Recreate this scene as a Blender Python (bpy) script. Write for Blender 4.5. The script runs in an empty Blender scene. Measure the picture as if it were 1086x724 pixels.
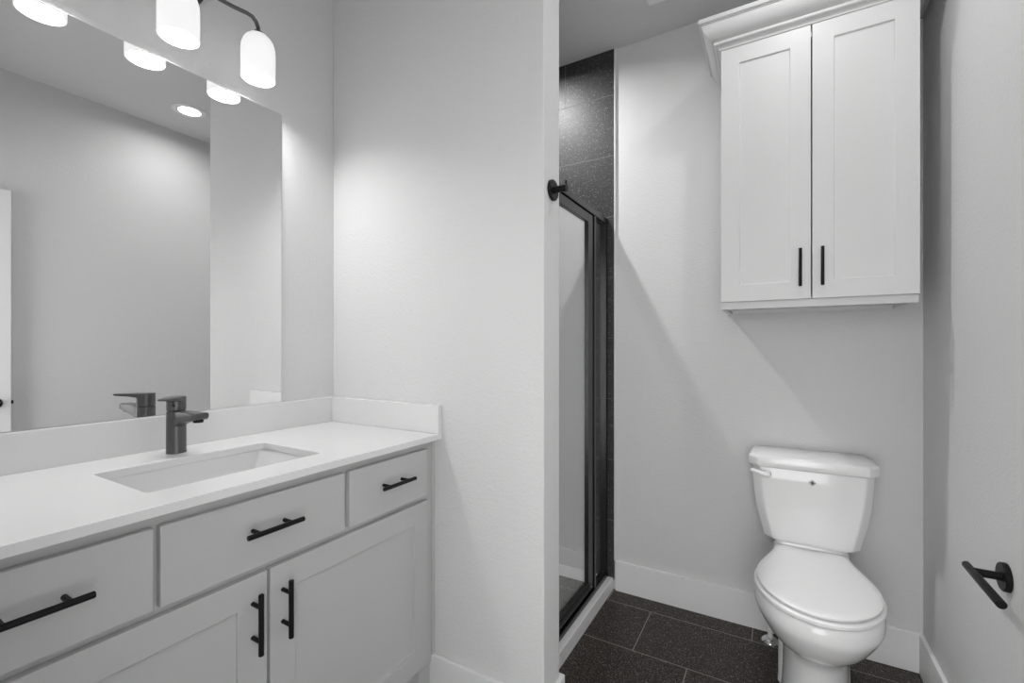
import bpy, bmesh, math
from mathutils import Vector, Matrix

PI = math.pi
SC = bpy.context.scene
COL = SC.collection

# ------------------------------------------------------------------ camera
cam_d = bpy.data.cameras.new('camera')
cam = bpy.data.objects.new('camera', cam_d)
COL.objects.link(cam)
cam_d.sensor_fit = 'HORIZONTAL'
cam_d.sensor_width = 36.0
cam_d.lens = 482.7 / 1086 * 36.0
cam_d.shift_y = 6.3 / 1086
cam_d.clip_start = 0.01
cam.location = (0, 0, 1.2124)
cam.rotation_euler = (PI / 2, 0, math.radians(30.15))
SC.camera = cam

# ------------------------------------------------------------------ light, world, exposure
SC.view_settings.view_transform = 'Standard'
SC.view_settings.look = 'None'
SC.view_settings.gamma = 1.0
SC.view_settings.use_curve_mapping = False
SC.view_settings.exposure = 0.22
WORLD_STRENGTH = 3.7        # soft light of the rooms beyond the open doorway
VANITY_POWER = 2.0
DOWNLIGHT_POWER = 3.0
SHOWER_POWER = 14.0
SHADE_GLOW = 0.52
w = bpy.data.worlds.new('world')
SC.world = w
w.use_nodes = True
w.node_tree.nodes['Background'].inputs[0].default_value = (1.0, 1.0, 1.0, 1)
w.node_tree.nodes['Background'].inputs[1].default_value = WORLD_STRENGTH
try:
    SC.cycles.max_bounces = 12
    SC.cycles.diffuse_bounces = 8
    SC.cycles.glossy_bounces = 6
    SC.cycles.sample_clamp_indirect = 4.0
except Exception:
    pass

# ------------------------------------------------------------------ plan of the room (metres)
XL, XR = -1.5655, 0.473          # vanity wall, right wall
YF, YB = -0.005, 2.236           # front wall (doorway), back wall
YP, YPE = 1.240, 1.355           # partition faces
XPE = -0.609                     # partition end
H = 2.707
XT = -0.703                      # edge of the wall tile / shower curb
BBH, BBT = 0.148, 0.014

# ------------------------------------------------------------------ materials
def new_mat(name):
    m = bpy.data.materials.new(name)
    m.use_nodes = True
    nt = m.node_tree
    return m, nt, nt.nodes['Principled BSDF']

def pbr(name, col, rough=0.5, metal=0.0, spec=0.5, coat=0.0, bump=None, var=None):
    m, nt, b = new_mat(name)
    if isinstance(col, (int, float)):
        col = (col, col, col)
    b.inputs['Base Color'].default_value = (*col, 1)
    b.inputs['Roughness'].default_value = rough
    b.inputs['Metallic'].default_value = metal
    b.inputs['Specular IOR Level'].default_value = spec
    b.inputs['Coat Weight'].default_value = coat
    b.inputs['Coat Roughness'].default_value = 0.08
    tc = nt.nodes.new('ShaderNodeTexCoord')
    if bump:
        scale, strength, dist = bump
        n = nt.nodes.new('ShaderNodeTexNoise')
        n.inputs['Scale'].default_value = scale
        n.inputs['Detail'].default_value = 3
        bp = nt.nodes.new('ShaderNodeBump')
        bp.inputs['Strength'].default_value = strength
        bp.inputs['Distance'].default_value = dist
        nt.links.new(tc.outputs['Object'], n.inputs['Vector'])
        nt.links.new(n.outputs['Fac'], bp.inputs['Height'])
        nt.links.new(bp.outputs['Normal'], b.inputs['Normal'])
    if var:
        scale, amt = var
        n = nt.nodes.new('ShaderNodeTexNoise')
        n.inputs['Scale'].default_value = scale
        mx = nt.nodes.new('ShaderNodeMixRGB')
        mx.inputs[1].default_value = (*[c * (1 - amt) for c in col], 1)
        mx.inputs[2].default_value = (*[min(1, c * (1 + amt)) for c in col], 1)
        nt.links.new(tc.outputs['Object'], n.inputs['Vector'])
        nt.links.new(n.outputs['Fac'], mx.inputs[0])
        nt.links.new(mx.outputs[0], b.inputs['Base Color'])
    return m

M = {}
M['wall'] = pbr('wall_paint', 0.66, 0.75, spec=0.3, bump=(130, 0.5, 0.0028), var=(1.5, 0.01))
M['ceiling'] = pbr('ceiling_paint', 0.66, 0.85, spec=0.2, bump=(190, 0.3, 0.002), var=(1.5, 0.01))
M['trim'] = pbr('trim_paint', 0.78, 0.4, bump=(30, 0.05, 0.0005), var=(3, 0.01))
M['cabinet'] = pbr('cabinet_paint', 0.66, 0.42, bump=(60, 0.05, 0.0004), var=(4, 0.012))
M['vanity'] = pbr('vanity_paint', 0.47, 0.45, bump=(60, 0.05, 0.0004), var=(4, 0.012))
M['slot_shade'] = pbr('vent_slot_shade', 0.25, 0.7, var=(4, 0.05))  # dark grey for the vent slots, their shade put into the colour
M['quartz'] = pbr('white_quartz', 0.72, 0.25, var=(9, 0.015))
M['porcelain'] = pbr('porcelain', 0.80, 0.12, coat=0.6, var=(3, 0.006))
M['basin'] = pbr('basin_porcelain', 0.74, 0.15, coat=0.5, var=(3, 0.006))
M['plastic'] = pbr('white_plastic', 0.82, 0.28, var=(3, 0.006))
M['black'] = pbr('matte_black_metal', 0.005, 0.42, spec=0.22, var=(20, 0.1))
M['gunmetal'] = pbr('dark_grey_metal', 0.11, 0.33, metal=0.6, spec=0.5, var=(20, 0.08))
M['frame'] = pbr('black_aluminium', 0.006, 0.25, spec=0.4, var=(15, 0.1))
M['chrome'] = pbr('chrome', 0.7, 0.12, metal=1.0, var=(8, 0.03))
M['acrylic'] = pbr('white_acrylic', 0.80, 0.25, var=(4, 0.01))
M['mirror'] = pbr('mirror_silver', 0.90, 0.0, metal=1.0)
M['mirror_edge'] = pbr('mirror_edge_glass', (0.45, 0.47, 0.46), 0.1, metal=0.7, var=(8, 0.05))
M['hose'] = pbr('braided_hose', 0.5, 0.35, metal=0.8, bump=(400, 0.4, 0.001))
M['hall'] = pbr('threshold', 0.5, 0.6, var=(4, 0.02))

def emit(name, col, strength, base=0.8):
    m, nt, b = new_mat(name)
    b.inputs['Base Color'].default_value = (base, base, base, 1)
    b.inputs['Roughness'].default_value = 0.35
    b.inputs['Emission Color'].default_value = (*col, 1)
    b.inputs['Emission Strength'].default_value = strength
    return m
M['shade'] = emit('opal_glass_lit', (1, 1, 1), SHADE_GLOW, base=0.62)
M['bulb'] = emit('bulb_lit', (1, 1, 1), 6.0)
M['lens'] = emit('downlight_lens_lit', (1, 1, 1), 8.0)

# clear glass of the shower: sees through, mirrors the room at a low angle
m, nt, b = new_mat('shower_glass')
nt.nodes.remove(b)
out = nt.nodes['Material Output']
tr = nt.nodes.new('ShaderNodeBsdfTransparent'); tr.inputs[0].default_value = (0.95, 0.96, 0.955, 1)
gl = nt.nodes.new('ShaderNodeBsdfGlossy'); gl.inputs['Roughness'].default_value = 0.0
gl.inputs['Color'].default_value = (1, 1, 1, 1)
lw = nt.nodes.new('ShaderNodeLayerWeight')
fr = nt.nodes.new('ShaderNodeMapRange'); fr.inputs[3].default_value = 0.12; fr.inputs[4].default_value = 0.80
nt.links.new(lw.outputs['Facing'], fr.inputs[0])
mx = nt.nodes.new('ShaderNodeMixShader')
nt.links.new(fr.outputs[0], mx.inputs[0]); nt.links.new(tr.outputs[0], mx.inputs[1])
nt.links.new(gl.outputs[0], mx.inputs[2]); nt.links.new(mx.outputs[0], out.inputs['Surface'])
M['glass'] = m

def tile_mat(name, axis_u, axis_v, u0, v0, tw, th, shift, base_a, base_b, speck, grout, rough, gw=0.0035, speck_lo=0.62, fs=170, mixa=0.25, small_t=0.75):
    """Large dark speckled tiles laid in a stepped bond; u runs along the tile, v across the rows."""
    m, nt, b = new_mat(name)
    N, L = nt.nodes, nt.links
    def mth(op, a, c=None, clamp=False):
        n = N.new('ShaderNodeMath'); n.operation = op; n.use_clamp = clamp
        for i, x in enumerate((a, c)):
            if x is None: continue
            if isinstance(x, (int, float)): n.inputs[i].default_value = x
            else: L.new(x, n.inputs[i])
        return n.outputs[0]
    tc = N.new('ShaderNodeTexCoord')
    sp = N.new('ShaderNodeSeparateXYZ'); L.new(tc.outputs['Object'], sp.inputs[0])
    u, v = sp.outputs[axis_u], sp.outputs[axis_v]
    vv = mth('DIVIDE', mth('SUBTRACT', v, v0), th)
    row = mth('FLOOR', vv)
    uu = mth('DIVIDE', mth('SUBTRACT', mth('SUBTRACT', u, u0), mth('MULTIPLY', row, shift)), tw)
    colm = mth('FLOOR', uu)
    fu, fv = mth('FRACT', uu), mth('FRACT', vv)
    du = mth('MULTIPLY', mth('MINIMUM', fu, mth('SUBTRACT', 1.0, fu)), tw)
    dv = mth('MULTIPLY', mth('MINIMUM', fv, mth('SUBTRACT', 1.0, fv)), th)
    dist = mth('MINIMUM', du, dv)
    isg = mth('LESS_THAN', dist, gw / 2)
    cb = N.new('ShaderNodeCombineXYZ'); L.new(row, cb.inputs[0]); L.new(colm, cb.inputs[1])
    wn = N.new('ShaderNodeTexWhiteNoise'); wn.noise_dimensions = '3D'; L.new(cb.outputs[0], wn.inputs[0])
    n1 = N.new('ShaderNodeTexNoise'); n1.inputs['Scale'].default_value = 7; n1.inputs['Detail'].default_value = 6
    L.new(tc.outputs['Object'], n1.inputs['Vector'])
    fine = N.new('ShaderNodeTexNoise'); fine.inputs['Scale'].default_value = fs; fine.inputs['Detail'].default_value = 5
    fine.inputs['Roughness'].default_value = 0.75
    L.new(tc.outputs['Object'], fine.inputs['Vector'])
    base = N.new('ShaderNodeMixRGB'); base.inputs[1].default_value = (*base_a, 1); base.inputs[2].default_value = (*base_b, 1)
    f = mth('ADD', mth('MULTIPLY', n1.outputs['Fac'], 0.7), mth('MULTIPLY', wn.outputs['Value'], 0.25))
    L.new(mth('MULTIPLY', f, 1.0, True), base.inputs[0])
    r1 = N.new('ShaderNodeMapRange'); r1.inputs[1].default_value = speck_lo - 0.06; r1.inputs[2].default_value = speck_lo + 0.10
    L.new(fine.outputs['Fac'], r1.inputs[0])
    vo = N.new('ShaderNodeTexVoronoi'); vo.inputs['Scale'].default_value = 140
    L.new(tc.outputs['Object'], vo.inputs['Vector'])
    big = mth('LESS_THAN', vo.outputs['Distance'], 0.24)
    v2 = N.new('ShaderNodeTexVoronoi'); v2.inputs['Scale'].default_value = 270
    L.new(tc.outputs['Object'], v2.inputs['Vector'])
    s2 = N.new('ShaderNodeSeparateColor'); L.new(v2.outputs['Color'], s2.inputs[0])
    small = mth('MULTIPLY', mth('LESS_THAN', v2.outputs['Distance'], 0.34), mth('GREATER_THAN', s2.outputs[0], small_t))
    small = mth('MULTIPLY', small, mth('MULTIPLY', s2.outputs[1], 0.7))
    sc = N.new('ShaderNodeSeparateColor'); L.new(vo.outputs['Color'], sc.inputs[0])
    pick = mth('GREATER_THAN', sc.outputs[0], 0.92)
    spots = mth('MAXIMUM', small, mth('MAXIMUM', mth('MULTIPLY', r1.outputs[0], mixa), mth('MULTIPLY', mth('MULTIPLY', big, pick), 0.75)))
    m1 = N.new('ShaderNodeMixRGB'); L.new(spots, m1.inputs[0]); L.new(base.outputs[0], m1.inputs[1]); m1.inputs[2].default_value = (*speck, 1)
    m2 = N.new('ShaderNodeMixRGB'); L.new(isg, m2.inputs[0]); L.new(m1.outputs[0], m2.inputs[1]); m2.inputs[2].default_value = (*grout, 1)
    L.new(m2.outputs[0], b.inputs['Base Color'])
    b.inputs['Specular IOR Level'].default_value = 0.35
    ro = N.new('ShaderNodeMixRGB'); L.new(isg, ro.inputs[0]); ro.inputs[1].default_value = (rough,) * 3 + (1,); ro.inputs[2].default_value = (0.9, 0.9, 0.9, 1)
    L.new(ro.outputs[0], b.inputs['Roughness'])
    bp = N.new('ShaderNodeBump'); bp.inputs['Strength'].default_value = 0.35; bp.inputs['Distance'].default_value = 0.002
    hgt = mth('SUBTRACT', mth('MULTIPLY', fine.outputs['Fac'], 0.4), isg)
    L.new(hgt, bp.inputs['Height']); L.new(bp.outputs['Normal'], b.inputs['Normal'])
    return m

M['floor_tile'] = tile_mat('floor_tile', 0, 1, -0.4974, 1.8182, 0.6146, 0.3072, -0.205,
                           (0.0045, 0.0034, 0.0027), (0.022, 0.0165, 0.0132), (0.62, 0.52, 0.44), (0.34, 0.30, 0.265), 0.40, speck_lo=0.57, fs=170, mixa=0.22, small_t=0.55)
M['wall_tile_x'] = tile_mat('wall_tile_long', 0, 2, -0.966, 2.478, 0.61, 0.3045, 0.115,
                            (0.018, 0.018, 0.018), (0.05, 0.05, 0.05), (0.40, 0.40, 0.40), (0.13, 0.13, 0.13), 0.50, speck_lo=0.62)
M['wall_tile_y'] = tile_mat('wall_tile_side', 1, 2, 1.5, 2.478, 0.61, 0.3045, -0.205,
                            (0.018, 0.018, 0.018), (0.05, 0.05, 0.05), (0.40, 0.40, 0.40), (0.13, 0.13, 0.13), 0.50, speck_lo=0.62)

# ------------------------------------------------------------------ mesh helpers (world coordinates)
def BM():
    return bmesh.new()

def box(bm, x0, x1, y0, y1, z0, z1):
    v = [bm.verts.new((x, y, z)) for z in (z0, z1) for y in (y0, y1) for x in (x0, x1)]
    for f in ((0, 2, 3, 1), (4, 5, 7, 6), (0, 1, 5, 4), (2, 6, 7, 3), (0, 4, 6, 2), (1, 3, 7, 5)):
        bm.faces.new([v[i] for i in f])

def loft(bm, rings, cap0=True, cap1=True):
    vs = [[bm.verts.new(p) for p in r] for r in rings]
    n = len(vs[0])
    for a, b_ in zip(vs, vs[1:]):
        for i in range(n):
            bm.faces.new((a[i], a[(i + 1) % n], b_[(i + 1) % n], b_[i]))
    if cap0: bm.faces.new(list(reversed(vs[0])))
    if cap1: bm.faces.new(vs[-1])
    return vs

def basis(d):
    d = d.normalized()
    up = Vector((0, 0, 1)) if abs(d.z) < 0.95 else Vector((1, 0, 0))
    a = d.cross(up).normalized()
    return a, d.cross(a).normalized()

def tube(bm, pts, r, n=20, caps=True):
    pts = [Vector(p) for p in pts]
    if isinstance(r, (int, float)): r = [r] * len(pts)
    rings = []
    a = None
    for i, p in enumerate(pts):
        d = (pts[min(i + 1, len(pts) - 1)] - pts[max(i - 1, 0)])
        if a is None:
            a, _ = basis(d)
        d.normalize()
        a = (a - d * a.dot(d)).normalized()
        c = d.cross(a)
        rings.append([p + (a * math.cos(2 * PI * k / n) + c * math.sin(2 * PI * k / n)) * r[i] for k in range(n)])
    loft(bm, rings, caps, caps)

def lathe(bm, c, axis, prof, n=32, cap0=True, cap1=True):
    """prof: (distance along axis, radius)"""
    c = Vector(c); d = Vector(axis).normalized()
    a, b_ = basis(d)
    rings = [[c + d * t + (a * math.cos(2 * PI * k / n) + b_ * math.sin(2 * PI * k / n)) * r for k in range(n)] for t, r in prof]
    loft(bm, rings, cap0, cap1)

def rrect(x0, x1, y0, y1, r, z, n=6):
    pts = []
    for cx, cy, a0 in ((x1 - r, y1 - r, 0), (x0 + r, y1 - r, 90), (x0 + r, y0 + r, 180), (x1 - r, y0 + r, 270)):
        for k in range(n + 1):
            a = math.radians(a0 + 90 * k / n)
            pts.append((cx + r * math.cos(a), cy + r * math.sin(a), z))
    return pts

ORI = {}
def finish(name, bm, mat, parent=None, bevel=0.0, seg=2, smooth=False, sub=0, origin=None):
    bmesh.ops.recalc_face_normals(bm, faces=bm.faces)
    if parent is not None:
        o0 = ORI[parent.name]
    else:
        if origin is None:
            xs = [v.co for v in bm.verts]
            o0 = Vector(((min(v.x for v in xs) + max(v.x for v in xs)) / 2,
                         (min(v.y for v in xs) + max(v.y for v in xs)) / 2, min(v.z for v in xs)))
        else:
            o0 = Vector(origin)
    keep_world = mat in ('floor_tile', 'wall_tile_x', 'wall_tile_y')
    if keep_world: o0 = Vector((0, 0, 0))
    bmesh.ops.translate(bm, verts=bm.verts, vec=-o0)
    me = bpy.data.meshes.new(name)
    bm.to_mesh(me); bm.free()
    me.materials.append(M[mat])
    if smooth:
        me.polygons.foreach_set('use_smooth', [True] * len(me.polygons))
    o = bpy.data.objects.new(name, me)
    COL.objects.link(o)
    if parent is not None:
        o.parent = parent
    else:
        o.location = o0
    ORI[o.name] = o0
    if bevel:
        b = o.modifiers.new('bevel', 'BEVEL'); b.width = bevel; b.segments = seg; b.limit_method = 'ANGLE'
        b.angle_limit = math.radians(35); b.harden_normals = False
    if sub:
        s = o.modifiers.new('subsurf', 'SUBSURF'); s.levels = sub; s.render_levels = sub
    if smooth:
        try:
            me.set_sharp_from_angle(angle=math.radians(40))
        except Exception:
            pass
    return o

def thing(name, label, cat, loc, group=None):
    o = bpy.data.objects.new(name, None)
    o.empty_display_size = 0.05
    COL.objects.link(o)
    o.location = loc
    ORI[o.name] = Vector(loc)
    o['label'] = label; o['category'] = cat
    if group: o['group'] = group
    return o

def tag(o, label, cat, group=None):
    o['label'] = label; o['category'] = cat
    if group: o['group'] = group
    return o

def struct(name, bm, mat, **k):
    o = finish(name, bm, mat, **k)
    o['kind'] = 'structure'
    return o

def sbox(name, mat, *c, **k):
    bm = BM(); box(bm, *c)
    return struct(name, bm, mat, **k)

# ================================================================== STRUCTURE
T = 0.12
sbox('floor', 'floor_tile', XL - T, XR + T, YF - T - 1.2, YB + T, -0.10, 0.0)
sbox('ceiling', 'ceiling', XL - T, XR + T, YF - T, YB + T, H, H + 0.1)
sbox('wall_left', 'wall', XL - T, XL, YF - T, YB + T, 0, H)
sbox('wall_right', 'wall', XR, XR + T, YF - T, YB + T, 0, H)
sbox('wall_back', 'wall', XL, XR, YB, YB + T, 0, H)
sbox('wall_partition', 'wall', XL, XPE, YP, YPE, 0, H, bevel=0.004, seg=3)
DX0, DX1, DH = -0.345, 0.44, 2.06
bm = BM()
box(bm, XL, DX0, YF - T, YF, 0, H)
box(bm, DX1, XR, YF - T, YF, 0, H)
box(bm, DX0, DX1, YF - T, YF, DH, H)
struct('wall_front', bm, 'wall')

# shower lining: tile on the three closed sides
TT = 0.010
sbox('wall_shower_back', 'wall_tile_x', XL + TT, XT, YB - TT, YB, 0.05, H)
sbox('wall_shower_left', 'wall_tile_y', XL, XL + TT, YPE + TT, YB, 0.05, H)
sbox('wall_shower_side', 'wall_tile_x', XL, XPE - 0.10, YPE, YPE + TT, 0.05, H)
sbox('trim_1', 'wall', XT, XT + 0.008, YB - TT - 0.001, YB, BBH, H, bevel=0.002)   # edge strip of the tile

# baseboards
def baseboard(name, x0, x1, y0, y1, **k):
    sbox(name, 'trim', x0, x1, y0, y1, 0, BBH, bevel=0.003, seg=3, **k)
baseboard('baseboard_back', XT + 0.008, XR, YB - BBT, YB)
baseboard('baseboard_right', XR - BBT, XR, YF, YB - BBT)
bm = BM()
pts = [(-1.045, YP), (-1.045, YP - BBT), (XPE + BBT, YP - BBT), (XPE + BBT, YPE + BBT), (XPE - 0.06, YPE + BBT), (XPE - 0.06, YPE), (XPE, YPE), (XPE, YP)]
lo = [bm.verts.new((x, y, 0)) for x, y in pts]; hi = [bm.verts.new((x, y, BBH)) for x, y in pts]
for i in range(len(pts)):
    j = (i + 1) % len(pts)
    bm.faces.new((lo[i], lo[j], hi[j], hi[i]))
for vs in (lo, hi):
    bm.faces.new((vs[0], vs[1], vs[2], vs[7])); bm.faces.new((vs[2], vs[3], vs[6], vs[7])); bm.faces.new((vs[3], vs[4], vs[5], vs[6]))
struct('baseboard_partition', bm, 'trim', bevel=0.003, seg=3)

# doorway casing and the open door (its edge is seen in the mirror)
bm = BM()
box(bm, DX0 - 0.06, DX0, YF, YF + 0.014, 0, DH + 0.06)
box(bm, DX0, DX1, YF, YF + 0.014, DH, DH + 0.06)
struct('trim_2', bm, 'trim', bevel=0.002)
door = sbox('door_1', 'trim', 0.402, 0.438, YF + 0.018, 0.756, 0.012, 2.045, bevel=0.002)
bm = BM()
lathe(bm, (0.402, 0.698, 0.921), (-1, 0, 0), [(0, 0.027), (0.008, 0.027), (0.011, 0.024), (0.011, 0.011), (0.045, 0.010)])
tube(bm, [(0.352, 0.712, 0.921), (0.350, 0.69, 0.921), (0.352, 0.60, 0.921)], [0.010, 0.010, 0.008])
finish('door_handle', bm, 'black', parent=door, smooth=True)
bm = BM(); box(bm, 0.411, 0.429, 0.756, 0.7575, 0.893, 0.949); box(bm, 0.414, 0.426, 0.7575, 0.767, 0.912, 0.930)
finish('latch', bm, 'black', parent=door, bevel=0.001)

# ================================================================== SHOWER
pan = thing('shower_pan', 'white acrylic shower pan with low curb behind the black framed door', 'shower pan', (-1.13, 1.80, 0))
PX0, PX1, PY0, PY1 = XL + TT, -0.706, YPE + TT, YB - TT
bm = BM()
rings = [rrect(PX0, PX1, PY0, PY1, 0.002, 0.0), rrect(PX0, PX1, PY0, PY1, 0.004, 0.060),
         rrect(PX0 + 0.035, PX1 - 0.095, PY0 + 0.03, PY1 - 0.03, 0.03, 0.062),
         rrect(PX0 + 0.045, PX1 - 0.105, PY0 + 0.04, PY1 - 0.04, 0.03, 0.052),
         rrect(PX0 + 0.055, PX1 - 0.115, PY0 + 0.05, PY1 - 0.05, 0.03, 0.028),
         rrect(PX0 + 0.40, PX1 - 0.38, PY0 + 0.40, PY1 - 0.40, 0.01, 0.018)]
loft(bm, rings)
finish('basin', bm, 'acrylic', parent=pan, bevel=0.003, seg=3)
bm = BM(); lathe(bm, (-1.125, 1.80, 0.0175), (0, 0, 1), [(0, 0.05), (0.003, 0.05), (0.004, 0.046)])
finish('drain', bm, 'chrome', parent=pan, smooth=True)

FX0, FX1 = -0.775, -0.731
FY0, FY1 = YPE + 0.012, YB - TT - 0.001
enc = thing('shower_door', 'black framed glass shower door standing on the white curb', 'shower door', (-0.752, 1.8, 0.061))
def part(name, parent, mat, *boxes, bevel=0.0015, seg=2):
    bm = BM()
    for c in boxes: box(bm, *c)
    return finish(name, bm, mat, parent=parent, bevel=bevel, seg=seg)
part('header', enc, 'frame', (FX0, FX1, FY0, FY1, 1.828, 1.858), bevel=0.004, seg=3)
part('sill_track', enc, 'frame', (FX0, FX1, FY0, FY1, 0.0625, 0.085), (FX0, FX0 + 0.012, FY0, FY1, 0.085, 0.096), bevel=0.003)
part('wall_jamb', enc, 'frame', (FX0 + 0.004, FX1 - 0.004, FY1 - 0.024, FY1, 0.085, 1.828))
part('wall_jamb', enc, 'frame', (FX0 + 0.004, FX1 - 0.004, FY0, FY0 + 0.03, 0.097, 1.828))
part('fixed_post', enc, 'frame', (FX0 + 0.004, FX1 - 0.002, 2.028, 2.050, 0.0855, 1.8275))
part('fixed_glass', enc, 'glass', (-0.755, -0.751, 2.050, FY1 - 0.024, 0.086, 1.8275), bevel=0)
DY0, DY1 = FY0 + 0.034, 2.022
leaf = part('door_frame', enc, 'frame',
            (-0.762, -0.738, DY1 - 0.060, DY1, 0.098, 1.824), (-0.762, -0.738, DY0, DY0 + 0.03, 0.098, 1.824),
            (-0.762, -0.738, DY0 + 0.03, DY1 - 0.060, 1.784, 1.824), (-0.762, -0.738, DY0 + 0.03, DY1 - 0.060, 0.098, 0.141))
part('door_glass', leaf, 'glass', (-0.752, -0.748, DY0 + 0.026, DY1 - 0.055, 0.137, 1.788), bevel=0)
bm = BM(); lathe(bm, (-0.737, 1.996, 0.112), (1, 0, 0), [(0, 0.004), (0.002, 0.003)], n=12)
finish('screw', bm, 'chrome', parent=leaf)

# ================================================================== VANITY
van = thing('vanity_cabinet', 'light grey shaker vanity cabinet with three drawers and two doors under the countertop', 'cabinet', (-1.29, 0.62, 0))
VF = -1.036      # face frame plane
DF = -1.018      # front of the doors and drawers
VY0, VY1 = 0.004, 1.237
CZ0, CZ1 = 0.896, 0.916
bm = BM()
box(bm, XL + 0.001, VF - 0.018, VY0, VY0 + 0.018, 0.125, CZ0 - 0.001)
box(bm, XL + 0.001, VF - 0.018, VY1 - 0.018, VY1, 0.125, CZ0 - 0.001)
box(bm, XL + 0.001, VF - 0.018, VY0 + 0.018, VY1 - 0.018, 0.125, 0.143)
box(bm, XL + 0.001, XL + 0.010, VY0 + 0.018, VY1 - 0.018, 0.143, CZ0 - 0.001)
finish('carcass', bm, 'vanity', parent=van)
bm = BM()
fz0, fz1 = 0.125, CZ0 - 0.001
X0, X1 = VF - 0.018, VF
def fr_box(y0, y1, z0, z1): box(bm, X0, X1, y0, y1, z0, z1)
fr_box(VY0, 0.094, fz0, fz1); fr_box(1.170, VY1, fz0, fz1)
fr_box(0.094, 1.170, 0.855, fz1); fr_box(0.094, 1.170, 0.683, 0.729); fr_box(0.094, 1.170, fz0, 0.165)
fr_box(0.387, 0.432, 0.729, 0.855); fr_box(0.829, 0.877, 0.729, 0.855); fr_box(0.606, 0.651, 0.165, 0.683)
finish('face_frame', bm, 'vanity', parent=van, bevel=0.0008)
part('toe_kick', van, 'vanity', (-1.125, -1.105, VY0, VY1, 0.0, 0.1245), bevel=0.0005)
part('scribe_strip', van, 'vanity', (VF + 0.0005, VF + 0.006, VY1 - 0.012, VY1 + 0.002, 0.148, CZ0 - 0.001), bevel=0.0008)

def pull_handle(parent, c, axis, out, length=0.135, r=0.0058, stand=0.033, spread=0.038):
    """bar pull: bar along axis at distance stand in front of the face point c"""
    c, axis, out = Vector(c), Vector(axis), Vector(out)
    bm = BM()
    e = c + out * stand
    L = length / 2
    tube(bm, [e - axis * L, e - axis * (L - 0.001), e + axis * (L - 0.001), e + axis * L], [r * 0.85, r, r, r * 0.85])
    for s in (-1, 1):
        tube(bm, [c + axis * spread * s, c + axis * spread * s + out * stand], r * 0.82)
    return finish('handle', bm, 'black', parent=parent, smooth=True)

XO = (1, 0, 0)
for y0, y1 in ((0.8607, 1.1867), (0.4146, 0.8455), (0.077, 0.4044)):
    d = part('drawer', van, 'vanity', (VF + 0.001, DF, y0, y1, 0.7134, 0.8704), bevel=0.0025, seg=3)
    pull_handle(d, (DF, (y0 + y1) / 2, 0.800), (0, 1, 0), XO)

def shaker(name, parent, mat, a0, a1, z0, z1, fw, P, rec=0.008, th=0.018, bev=0.0012):
    """P(a, depth, z) maps to world; depth 0 = front face, growing backwards"""
    bm = BM()
    def q(*pts): bm.faces.new([bm.verts.new(P(*p)) for p in pts])
    def ring(i, dp):
        return [(a0 + i, dp, z0 + i), (a1 - i, dp, z0 + i), (a1 - i, dp, z1 - i), (a0 + i, dp, z1 - i)]
    R = [ring(0, th), ring(0, 0), ring(fw, 0), ring(fw + 0.001, rec)]
    vs = [[bm.verts.new(P(*p)) for p in r] for r in R]
    for A, B in zip(vs, vs[1:]):
        for i in range(4):
            bm.faces.new((A[i], A[(i + 1) % 4], B[(i + 1) % 4], B[i]))
    bm.faces.new(vs[0][::-1]); bm.faces.new(vs[-1])
    return finish(name, bm, mat, parent=parent, bevel=bev)

PV = lambda a, dp, z: (DF - dp, a, z)
d = shaker('door', van, 'vanity', 0.633, 1.187, 0.148, 0.698, 0.066, PV, th=0.017)
pull_handle(d, (DF, 0.664, 0.598), (0, 0, 1), XO)
d = shaker('door', van, 'vanity', 0.077, 0.626, 0.148, 0.698, 0.066, PV, th=0.017)
pull_handle(d, (DF, 0.592, 0.598), (0, 0, 1), XO)

# ---- countertop with sink cut-out
top = thing('countertop', 'white quartz countertop with backsplash on the grey vanity', 'countertop', (-1.28, 0.62, CZ0))
SX0, SX1, SY0, SY1 = -1.385, -1.106, 0.428, 0.838
bm = BM()
def loop_edges(pts):
    vs = [bm.verts.new(p) for p in pts]
    return [bm.edges.new((vs[i], vs[(i + 1) % len(vs)])) for i in range(len(vs))]
outer = [(XL, 0.0, CZ1), (-1.0, 0.0, CZ1), (-1.0, 1.240, CZ1), (XL, 1.240, CZ1)]
ed = loop_edges(outer) + loop_edges(rrect(SX0, SX1, SY0, SY1, 0.012, CZ1))
bmesh.ops.triangle_fill(bm, edges=ed, use_beauty=True)
fs = [f for f in bm.faces if (lambda c: not (SX0 + .004 < c.x < SX1 - .004 and SY0 + .004 < c.y < SY1 - .004))(f.calc_center_median())]
bad = [f for f in bm.faces if f not in fs]
if bad: bmesh.ops.delete(bm, geom=bad, context='FACES_ONLY')
ext = bmesh.ops.extrude_face_region(bm, geom=list(bm.faces))
bmesh.ops.translate(bm, verts=[g for g in ext['geom'] if isinstance(g, bmesh.types.BMVert)], vec=(0, 0, CZ0 - CZ1))
finish('slab', bm, 'quartz', parent=top, bevel=0.0012)
part('backsplash', top, 'quartz', (XL, XL + 0.020, 0.0, 1.240, CZ1, 1.0131), bevel=0.0015)
part('side_splash', top, 'quartz', (XL + 0.020, -1.0, 1.2195, 1.240, CZ1, 1.0131), bevel=0.0015)

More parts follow.
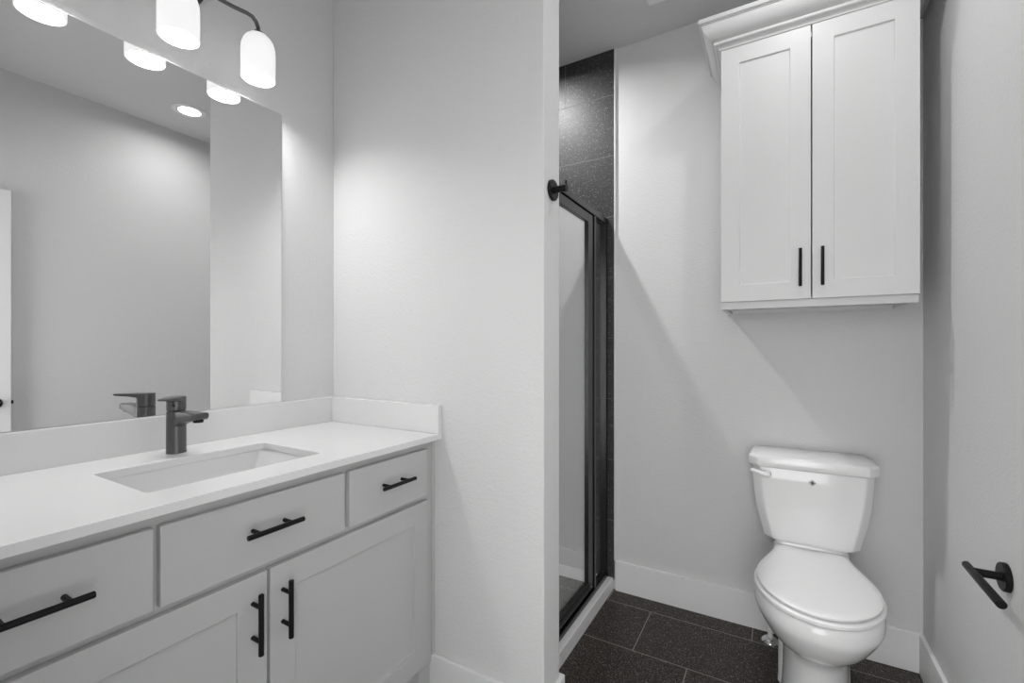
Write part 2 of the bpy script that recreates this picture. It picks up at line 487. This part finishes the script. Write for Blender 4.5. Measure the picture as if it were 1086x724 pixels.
snk = thing('sink', 'white rectangular undermount sink set below the quartz countertop', 'sink', (-1.245, 0.633, 0.76))
bm = BM()
e = 0.004
rings = [rrect(SX0 - .02, SX1 + .02, SY0 - .02, SY1 + .02, 0.03, CZ0 - 0.001),
         rrect(SX0 - e, SX1 + e, SY0 - e, SY1 + e, 0.016, CZ0 - 0.001),
         rrect(SX0 - e + .002, SX1 + e - .002, SY0 + .002, SY1 - .002, 0.018, 0.880),
         rrect(SX0 + .006, SX1 - .006, SY0 + .014, SY1 - .020, 0.03, 0.82),
         rrect(SX0 + .014, SX1 - .014, SY0 + .026, SY1 - .040, 0.035, 0.786),
         rrect(SX0 + .035, SX1 - .035, SY0 + .05, SY1 - .07, 0.03, 0.772),
         rrect(SX0 + .12, SX1 - .12, SY0 + .18, SY1 - .18, 0.015, 0.766)]
loft(bm, rings, cap0=False)
o = finish('basin', bm, 'basin', parent=snk, smooth=True)
sm = o.modifiers.new('solid', 'SOLIDIFY'); sm.thickness = 0.006; sm.offset = -1
bm = BM(); lathe(bm, (-1.245, 0.633, 0.767), (0, 0, 1), [(0, 0.022), (0.003, 0.022), (0.004, 0.018)])
finish('drain', bm, 'chrome', parent=snk, smooth=True)

# ---- faucet
fx, fy = -1.467, 0.636
fau = thing('faucet', 'dark grey single lever faucet standing behind the sink', 'faucet', (fx, fy, CZ1))
bm = BM()
lathe(bm, (fx, fy, CZ1), (0, 0, 1), [(0, 0.0245), (0.004, 0.0245), (0.006, 0.0238), (0.115, 0.0236), (0.118, 0.0225)], n=40)
finish('body', bm, 'gunmetal', parent=fau, smooth=True)
bm = BM()
# spout: cross-sections growing wider and flatter towards the tip
secs = []
for x, hw_, zt, zb in ((0.006, 0.013, 1.030, 0.990), (0.020, 0.0150, 1.0345, 0.993), (0.045, 0.0165, 1.036, 1.002),
                       (0.080, 0.0180, 1.0365, 1.010), (0.115, 0.0185, 1.0365, 1.015), (0.134, 0.0185, 1.0365, 1.0185), (0.140, 0.0165, 1.0362, 1.024)):
    r = 0.004
    pts = rrect(-hw_, hw_, zb, zt, min(r, (zt - zb) / 2.1), 0, n=3)
    secs.append([(fx + x, fy + a, b_) for a, b_, _ in pts])
loft(bm, secs)
finish('spout', bm, 'gunmetal', parent=fau, smooth=True)
bm = BM(); lathe(bm, (fx + 0.120, fy, 1.0165), (0, 0, -1), [(0, 0.0125), (0.006, 0.012), (0.006, 0.009)])
finish('aerator', bm, 'black', parent=fau, smooth=True)
bm = BM()
lathe(bm, (fx, fy, CZ1 + 0.120), (0, 0, 1), [(-0.002, 0.021), (0.001, 0.0236), (0.035, 0.0236), (0.038, 0.0225)], n=40)
ld = Vector((0.054, -0.058, 0)).normalized(); ls = Vector((ld.y, -ld.x, 0))
secs = []
for t, hw_, zt, zb in ((0.0, 0.020, 1.074, 1.056), (0.016, 0.0205, 1.0745, 1.062), (0.04, 0.0175, 1.0745, 1.066), (0.065, 0.0125, 1.0745, 1.0675), (0.076, 0.011, 1.0745, 1.069), (0.079, 0.009, 1.074, 1.071)):
    pts = rrect(-hw_, hw_, zb, zt, min(0.002, (zt - zb) / 2.1), 0, n=2)
    secs.append([Vector((fx, fy, b_)) + ld * t + ls * a for a, b_, _ in pts])
loft(bm, secs)
finish('lever_handle', bm, 'gunmetal', parent=fau, smooth=True)
bm = BM(); dn = Vector((0.80, -0.6, 0)).normalized()
lathe(bm, (fx + dn.x * 0.0232, fy + dn.y * 0.0232, 1.050), dn, [(0, 0.0035), (0.0012, 0.0035)], n=16)
finish('indicator_button', bm, 'black', parent=fau)

# ---- mirror
bm = BM(); box(bm, XL + 0.0005, XL + 0.0055, 0.252, 1.012, 1.0145, 2.060)
mir = finish('mirror', bm, 'mirror')
mir.data.materials.append(M['mirror_edge'])
for p in mir.data.polygons:
    if abs(p.normal.x) < 0.5: p.material_index = 1
tag(mir, 'large frameless rectangular wall mirror resting on the backsplash', 'mirror')

# ---- vanity light: round plate, curved arms, three opal shades
vl = thing('vanity_light', 'three shade black vanity light fixture mounted above the mirror', 'wall lamp', (XL, 0.638, 2.34))
bm = BM(); lathe(bm, (XL + 0.0005, 0.638, 2.345), (1, 0, 0), [(0, 0.118), (0.016, 0.118), (0.020, 0.112)], n=48)
finish('backplate', bm, 'gunmetal', parent=vl, smooth=True)
LX = -1.458
bm = BM(); tube(bm, [(XL + 0.018, 0.638, 2.345), (LX - 0.03, 0.638, 2.345), (LX - 0.01, 0.638, 2.338), (LX, 0.638, 2.32), (LX, 0.638, 2.25)], 0.0062)
finish('arm', bm, 'gunmetal', parent=vl, smooth=True)
def arc_arm(s):
    bm = BM(); y = 0.638
    P = [(LX - 0.02, y + s * 0.010, 2.318), (LX - 0.006, y + s * 0.03, 2.296), (LX, y + s * 0.06, 2.277), (LX, y + s * 0.10, 2.266), (LX, y + s * 0.15, 2.270),
         (LX, y + s * 0.190, 2.277), (LX, y + s * 0.208, 2.277), (LX, y + s * 0.221, 2.268), (LX, y + s * 0.228, 2.252), (LX, y + s * 0.228, 2.236)]
    tube(bm, P, 0.0060)
    finish('arm', bm, 'gunmetal', parent=vl, smooth=True)
arc_arm(1); arc_arm(-1)
for s in (-1, 0, 1):
    c = (LX, 0.638 + s * 0.228, 2.085)
    bm = BM()
    R = 0.050
    prof = [(0.0, R - 0.003), (0.0, R), (0.05, R), (0.088, R), (0.104, R * 0.97), (0.118, R * 0.89), (0.130, R * 0.75), (0.139, R * 0.56), (0.145, R * 0.33), (0.147, 0.012),
            (0.144, 0.010), (0.141, R * 0.32), (0.135, R * 0.53), (0.126, R * 0.71), (0.114, R * 0.84), (0.10, R * 0.92), (0.086, R - 0.003)]
    lathe(bm, c, (0, 0, 1), prof + [(0.0, R - 0.003)], n=48, cap0=False, cap1=False)
    bmesh.ops.remove_doubles(bm, verts=bm.verts, dist=1e-6)
    sh = finish('shade', bm, 'shade', parent=vl, smooth=True)
    bm = BM(); lathe(bm, (c[0], c[1], 2.232), (0, 0, 1), [(-0.010, 0.008), (0.0, 0.017), (0.004, 0.015), (0.010, 0.008)], n=24)
    finish('socket_cap', bm, 'gunmetal', parent=vl, smooth=True)
    bm = BM(); bmesh.ops.create_uvsphere(bm, u_segments=20, v_segments=12, radius=0.024, matrix=Matrix.Translation((c[0], c[1], 2.178)))
    tube(bm, [(c[0], c[1], 2.195), (c[0], c[1], 2.225)], 0.013)
    finish('bulb', bm, 'bulb', parent=vl, smooth=True)
    ld_ = bpy.data.lights.new('vanity_bulb_light', 'AREA'); ld_.energy = VANITY_POWER; ld_.shape = 'DISK'; ld_.size = 0.07
    ld_.color = (1, 1, 1)
    lo_ = bpy.data.objects.new('vanity_bulb_light', ld_); COL.objects.link(lo_)
    lo_.parent = vl; lo_.location = Vector((c[0], c[1], 2.104)) - ORI[vl.name]

# ================================================================== CEILING FIXTURES
def downlight(x, y, label, power):
    t = thing('recessed_light', label, 'ceiling light', (x, y, H), 'recessed ceiling lights')
    bm = BM(); lathe(bm, (x, y, H), (0, 0, -1), [(0.0005, 0.060), (0.0005, 0.092), (0.003, 0.092), (0.006, 0.086), (0.008, 0.066), (0.0045, 0.060)], n=48, cap0=False, cap1=False)
    finish('trim_ring', bm, 'trim', parent=t, smooth=True)
    bm = BM(); lathe(bm, (x, y, H), (0, 0, -1), [(0.001, 0.0595), (0.004, 0.0595)], n=40)
    finish('lens', bm, 'lens', parent=t)
    l = bpy.data.lights.new('downlight_lamp', 'AREA'); l.shape = 'DISK'; l.size = 0.07; l.energy = power
    l.color = (1, 1, 1)
    try: l.spread = math.radians(165)
    except Exception: pass
    lo = bpy.data.objects.new('downlight_lamp', l); COL.objects.link(lo); lo.parent = t
    lo.location = (0, 0, -0.009)
downlight(0.088, 1.464, 'round white recessed ceiling light in front of the wall cabinet, seen in the mirror', DOWNLIGHT_POWER)
downlight(-1.150, 1.859, 'round white recessed ceiling light above the shower, glinting on the dark tile', SHOWER_POWER)

vent = thing('exhaust_vent', 'white square exhaust vent cover on the ceiling near the shower', 'vent', (-0.353, 1.886, H - 0.014))
vx0, vx1, vy0, vy1 = -0.484, -0.224, 1.756, 2.016
bm = BM(); loft(bm, [rrect(vx0 + .006, vx1 - .006, vy0 + .006, vy1 - .006, .004, H - .001), rrect(vx0, vx1, vy0, vy1, .006, H - .004), rrect(vx0, vx1, vy0, vy1, .006, H - .009), rrect(vx0 + .008, vx1 - .008, vy0 + .008, vy1 - .008, .004, H - .013)])
finish('cover', bm, 'plastic', parent=vent)
for k in range(9):
    y = vy0 + 0.045 + k * 0.021
    part('slot', vent, 'slot_shade', (vx0 + .04, vx1 - .04, y, y + 0.006, H - 0.0136, H - 0.0128), bevel=0)  # dark strip on the closed cover, coloured like the shade in a slot

# ================================================================== WALL CABINET
cab = thing('wall_cabinet', 'white two door shaker cabinet with crown hung above the toilet', 'cabinet', (0.108, 2.08, 1.359))
cx0, cx1, cyf = -0.185, 0.400, 1.919
cz0, cz1 = 1.359, 2.360
bm = BM()
box(bm, cx0, cx0 + 0.018, cyf + 0.021, YB - 0.001, cz0, cz1)
box(bm, cx1 - 0.018, cx1, cyf + 0.021, YB - 0.001, cz0, cz1)
box(bm, cx0 + 0.018, cx1 - 0.018, cyf + 0.040, YB - 0.001, cz0 + 0.016, cz0 + 0.03)
box(bm, cx0 + 0.018, cx1 - 0.018, cyf + 0.040, YB - 0.001, cz1 - 0.018, cz1)
box(bm, cx0 + 0.018, cx1 - 0.018, YB - 0.01, YB - 0.001, cz0 + 0.03, cz1 - 0.018)
finish('carcass', bm, 'cabinet', parent=cab, bevel=0.0008)
bm = BM()
def ff(x0, x1, z0, z1): box(bm, x0, x1, cyf + 0.021, cyf + 0.040, z0, z1)
ff(cx0 + 0.018, cx0 + 0.042, cz0, cz1); ff(cx1 - 0.042, cx1 - 0.018, cz0, cz1)
ff(cx0 + 0.042, cx1 - 0.042, cz0, cz0 + 0.04); ff(cx0 + 0.042, cx1 - 0.042, cz1 - 0.04, cz1)
finish('face_frame', bm, 'cabinet', parent=cab)
part('hanging_rail', cab, 'cabinet', (cx0 + 0.018, cx1 - 0.018, YB - 0.02, YB - 0.0105, cz0 + 0.001, cz0 + 0.0158), (cx1 - 0.10, cx1 - 0.060, cyf + 0.045, cyf + 0.075, cz0 + 0.002, cz0 + 0.0158), bevel=0.0006)
PC = lambda a, dp, z: (a, cyf + dp, z)
d = shaker('door', cab, 'cabinet', cx0 + 0.001, 0.1055, 1.386, 2.352, 0.063, PC, rec=0.006)
pull_handle(d, (0.073, cyf, 1.495), (0, 0, 1), (0, -1, 0), length=0.134, r=0.0052, stand=0.026)
d = shaker('door', cab, 'cabinet', 0.1095, cx1 - 0.001, 1.386, 2.352, 0.063, PC, rec=0.006)
pull_handle(d, (0.138, cyf, 1.495), (0, 0, 1), (0, -1, 0), length=0.134, r=0.0052, stand=0.026)
# crown moulding: profile carried round three sides with mitred corners
prof = [(0.000, 2.3525), (0.005, 2.3525), (0.006, 2.358), (0.009, 2.363), (0.014, 2.367), (0.019, 2.368), (0.0215, 2.370), (0.023, 2.3735), (0.0225, 2.377), (0.021, 2.3795)]
for k in range(9):
    a = k / 8 * PI / 2
    prof.append((0.024 + 0.037 * math.sin(a) ** 1.25, 2.383 + 0.050 * (1 - math.cos(a)) ** 0.85))
prof += [(0.064, 2.4335), (0.065, 2.437), (0.070, 2.438), (0.0715, 2.440), (0.0715, 2.453), (0.000, 2.453)]
bm = BM()
path = [(-1, 0, cx0, YB - 0.001), (-1, -1, cx0, cyf + 0.002), (1, -1, cx1, cyf + 0.002), (1, 0, cx1, YB - 0.001)]
rows = [[bm.verts.new((x + sx * p, y + sy * p, z)) for p, z in prof] for sx, sy, x, y in path]
for A, B in zip(rows, rows[1:]):
    for i in range(len(prof) - 1):
        bm.faces.new((A[i], A[i + 1], B[i + 1], B[i]))
bm.faces.new(rows[0]); bm.faces.new(rows[-1][::-1])
bm.faces.new([rows[0][-1], rows[1][-1], rows[2][-1], rows[3][-1]])
bm.faces.new([rows[0][0], rows[3][0], rows[2][0], rows[1][0]])
finish('crown_moulding', bm, 'cabinet', parent=cab, smooth=True)

# ================================================================== TOILET
CX = 0.113
wc = thing('toilet', 'white two piece toilet with closed lid against the back wall', 'toilet', (CX, 1.92, 0))

def egg(hw, yf, yw, yb, hwb, z, n=28, m=12, ex=1.0, cx=CX):
    pts = []
    for k in range(n + 1):
        a = PI * k / n
        x = math.cos(a); y = math.sin(a)
        pts.append((cx - hw * math.copysign(abs(x) ** ex, x) * -1, yw - (yw - yf) * (abs(y) ** ex), z))
    # pts run from +x side round the front to -x side; then up the left side, across the back, down the right side
    for k in range(1, m + 1):
        t = k / m; s = t * t * (3 - 2 * t)
        pts.append((cx - (hw + (hwb - hw) * s), yw + (yb - yw) * t, z))
    for k in range(1, m):
        t = 1 - k / m; s = t * t * (3 - 2 * t)
        if k == 1:
            pts.append((cx, yb, z)); 
            pts.append((cx + hwb, yb, z))
        pts.append((cx + (hw + (hwb - hw) * s), yw + (yb - yw) * t, z))
    return pts

bm = BM()
loft(bm, [egg(.100, 1.725, 1.86, 2.12, .088, 0.0), egg(.100, 1.720, 1.86, 2.12, .088, 0.012), egg(.097, 1.722, 1.86, 2.12, .082, 0.03),
          egg(.094, 1.725, 1.86, 2.13, .080, 0.12), egg(.094, 1.720, 1.86, 2.14, .085, 0.19), egg(.100, 1.700, 1.85, 2.15, .09, 0.232),
          egg(.116, 1.672, 1.84, 2.15, .095, 0.246), egg(.131, 1.647, 1.83, 2.15, .10, 0.262), egg(.147, 1.622, 1.82, 2.155, .105, 0.286),
          egg(.161, 1.602, 1.815, 2.16, .11, 0.312), egg(.173, 1.588, 1.81, 2.165, .115, 0.337), egg(.179, 1.5805, 1.81, 2.17, .12, 0.352),
          egg(.180, 1.579, 1.81, 2.17, .12, 0.362), egg(.179, 1.580, 1.81, 2.17, .12, 0.385), egg(.174, 1.584, 1.81, 2.17, .12, 0.398), egg(.168, 1.590, 1.81, 2.17, .12, 0.402)])
finish('bowl', bm, 'porcelain', parent=wc, smooth=True)
# trapway bulge and bolt foot on the sides of the pedestal
for s in (-1, 1):
    bm = BM()
    path = [(CX + s * .070, 2.10, 0.19), (CX + s * .074, 2.04, 0.19), (CX + s * .077, 1.99, 0.16), (CX + s * .079, 1.95, 0.09), (CX + s * .080, 1.93, 0.03), (CX + s * .080, 1.93, 0.002)]
    tube(bm, path, [0.022, 0.030, 0.030, 0.029, 0.028, 0.030], n=16)
    finish('trapway', bm, 'porcelain', parent=wc, smooth=True)
# deck under the tank
bm = BM()
loft(bm, [rrect(CX - .118, CX + .118, 2.075, 2.195, .03, .385), rrect(CX - .125, CX + .125, 2.072, 2.20, .03, .41), rrect(CX - .122, CX + .122, 2.075, 2.20, .03, .435), rrect(CX - .115, CX + .115, 2.085, 2.195, .025, .4535)])
finish('tank_deck', bm, 'porcelain', parent=wc, smooth=True)

# seat ring and lid
SY = 2.100
bm = BM()
o_ = [egg(.168, 1.592, 1.81, SY, .112, .4025), egg(.168, 1.592, 1.81, SY, .112, .4060), egg(.178, 1.582, 1.81, SY, .117, .4065), egg(.181, 1.579, 1.81, SY, .118, .410), egg(.181, 1.579, 1.81, SY, .118, .418), egg(.178, 1.582, 1.81, SY, .116, .4215), egg(.172, 1.588, 1.81, SY, .113, .4230)]
i_ = [egg(.115, 1.66, 1.82, 2.00, .06, .4230), egg(.115, 1.66, 1.82, 2.00, .06, .4025)]
loft(bm, o_ + i_ + [egg(.168, 1.592, 1.81, SY, .112, .4025)], cap0=False, cap1=False)
bmesh.ops.remove_doubles(bm, verts=bm.verts, dist=1e-6)
finish('seat', bm, 'plastic', parent=wc, smooth=True)
bm = BM()
loft(bm, [egg(.158, 1.602, 1.81, SY, .106, .4232), egg(.158, 1.602, 1.81, SY, .106, .4272), egg(.171, 1.589, 1.81, SY, .113, .4276), egg(.1735, 1.5865, 1.81, SY, .115, .4305), egg(.1735, 1.5865, 1.81, SY, .1145, .4350),
          egg(.168, 1.592, 1.81, SY - .003, .110, .4390), egg(.150, 1.610, 1.81, SY - .01, .095, .4412), egg(.10, 1.67, 1.82, SY - .05, .06, .4425)])
finish('lid', bm, 'plastic', parent=wc, smooth=True)
bm = BM()
bm.free()
for s in (-1, 1):
    bm = BM(); tube(bm, [(CX + s * .075 - .022, 2.094, .437), (CX + s * .075 + .022, 2.094, .437)], .0085, n=16)
    finish('hinge', bm, 'plastic', parent=wc, smooth=True)

# tank
def octo(hw, hf, yf, ys, yb, z):
    """rear square corners, chamfered front corners"""
    return [(CX - hf, yf, z), (CX + hf, yf, z), (CX + hw, ys, z), (CX + hw, yb, z), (CX - hw, yb, z), (CX - hw, ys, z)]
bm = BM()
TYB = 2.212
loft(bm, [octo(.140, .112, 2.072, 2.098, TYB - .01, .4540), octo(.156, .126, 2.063, 2.092, TYB, .462), octo(.166, .136, 2.062, 2.092, TYB, .505), octo(.180, .149, 2.061, 2.092, TYB, .560), octo(.190, .159, 2.060, 2.091, TYB, .620),
          octo(.195, .165, 2.060, 2.091, TYB, .680), octo(.198, .169, 2.059, 2.091, TYB, .742)])
o = finish('tank', bm, 'porcelain', parent=wc, bevel=0.010, seg=4, smooth=False)
for p in o.data.polygons: p.use_smooth = True
o.modifiers['bevel'].angle_limit = math.radians(25)
bm = BM()
def lid_ring(g, z): return octo(.209 + g, .176 + g * .8, 2.050 - g, 2.082 - g * .8, 2.222, z)
loft(bm, [lid_ring(-.010, .7425), lid_ring(0, .7445), lid_ring(.001, .758), lid_ring(.001, .776), lid_ring(-.003, .783), lid_ring(-.014, .7885), lid_ring(-.034, .7935), lid_ring(-.06, .7955)])
o = finish('tank_lid', bm, 'porcelain', parent=wc, bevel=0.004, seg=3)
for p in o.data.polygons: p.use_smooth = True
# flush lever
bm = BM()
lathe(bm, (-0.028, 2.0575, .716), (0, -1, 0), [(0, .012), (.006, .012), (.010, .009), (.018, .008)], n=20)
tube(bm, [(-0.022, 2.036, .7155), (-0.030, 2.034, .716), (-0.045, 2.033, .719), (-0.065, 2.033, .725), (-0.082, 2.034, .7275), (-0.088, 2.035, .7275)], [.008, .0105, .0095, .0075, .0085, .005], n=16)
o = finish('flush_lever', bm, 'plastic', parent=wc, smooth=True)
# small diamond mark on the tank front
bm = BM()
mx_, mz_ = 0.118, .700
def dia(r, z0=2.0585, z1=2.0596):
    return [(mx_ + r, mz_), (mx_, mz_ + r), (mx_ - r, mz_), (mx_, mz_ - r)]
for k in range(4):
    A = dia(.0115); B = dia(.0095)
    j = (k + 1) % 4
    lo = [(A[k]), (A[j]), (B[j]), (B[k])]
    v0 = [bm.verts.new((x, 2.0578, z)) for x, z in lo]; v1 = [bm.verts.new((x, 2.0600, z)) for x, z in lo]
    bm.faces.new(v0); bm.faces.new(v1[::-1])
    for a in range(4):
        bm.faces.new((v0[a], v0[(a + 1) % 4], v1[(a + 1) % 4], v1[a]))
A = dia(.006)
v0 = [bm.verts.new((x, 2.0578, z)) for x, z in A]; v1 = [bm.verts.new((x, 2.0600, z)) for x, z in A]
bm.faces.new(v0); bm.faces.new(v1[::-1])
for a in range(4): bm.faces.new((v0[a], v0[(a + 1) % 4], v1[(a + 1) % 4], v1[a]))
finish('maker_mark', bm, 'black', parent=wc)

# water supply behind the toilet
sv = thing('supply_valve', 'small white and chrome water stop valve on the floor behind the toilet', 'valve', (-0.035, 2.165, 0))
vx, vy = -0.022, 2.165
bm = BM(); lathe(bm, (vx, vy, 0), (0, 0, 1), [(0, .034), (.004, .033), (.012, .022), (.015, .012)], n=32)
finish('escutcheon', bm, 'chrome', parent=sv, smooth=True)
bm = BM(); tube(bm, [(vx, vy, .010), (vx, vy, .11)], .0095)
finish('pipe', bm, 'plastic', parent=sv, smooth=True)
bm = BM(); lathe(bm, (vx, vy, .095), (0, 0, 1), [(0, .012), (.01, .014), (.035, .014), (.045, .010)], n=20); tube(bm, [(vx, vy, .115), (vx + .03, vy, .115)], .008); lathe(bm, (vx + .03, vy, .115), (1, 0, 0), [(0, .014), (.010, .014)], n=16)
finish('valve_body', bm, 'chrome', parent=sv, smooth=True)
bm = BM(); tube(bm, [(vx, vy, .14), (vx - .001, vy + .004, .20), (vx + .005, vy + .008, .28), (vx + .02, vy + .004, .36), (vx + .03, vy, .40), (vx + .03, vy - .002, .452)], .005, n=12)
finish('hose', bm, 'hose', parent=sv, smooth=True)

# ================================================================== WALL HARDWARE
tp = thing('toilet_paper_holder', 'black open arm toilet paper holder on the right wall', 'toilet paper holder', (XR, 1.52, 0.668))
bm = BM(); lathe(bm, (XR, 1.52, .668), (-1, 0, 0), [(0.0003, .033), (.010, .033), (.012, .031)], n=40)
finish('rosette', bm, 'black', parent=tp, smooth=True)
bm = BM(); tube(bm, [(XR - .011, 1.52, .668), (.414, 1.52, .668)], .0095)
finish('post', bm, 'black', parent=tp, smooth=True)
bm = BM(); tube(bm, [(.412, 1.352, .668), (.412, 1.3535, .668), (.412, 1.560, .668), (.412, 1.5615, .668)], [.0088, .0095, .0088, .0080])
finish('bar', bm, 'black', parent=tp, smooth=True)

hk = thing('robe_hook', 'small round black robe hook on the partition end beside the shower', 'hook', (XPE, 1.296, 1.704))
bm = BM(); lathe(bm, (XPE, 1.296, 1.704), (1, 0, 0), [(0.0003, .032), (.008, .032), (.010, .030)], n=40)
finish('rosette', bm, 'black', parent=hk, smooth=True)
bm = BM(); tube(bm, [(XPE + .009, 1.296, 1.704), (XPE + .050, 1.296, 1.704)], .0105)
lathe(bm, (XPE + .047, 1.296, 1.704), (1, 0, 0), [(0, .0115), (.004, .0115)], n=28)
finish('peg', bm, 'black', parent=hk, smooth=True)
bm = BM(); tube(bm, [(XPE + .048, 1.296, 1.708), (XPE + .048, 1.296, 1.728)], [.0032, .0026], n=12)
finish('pin', bm, 'black', parent=hk, smooth=True)
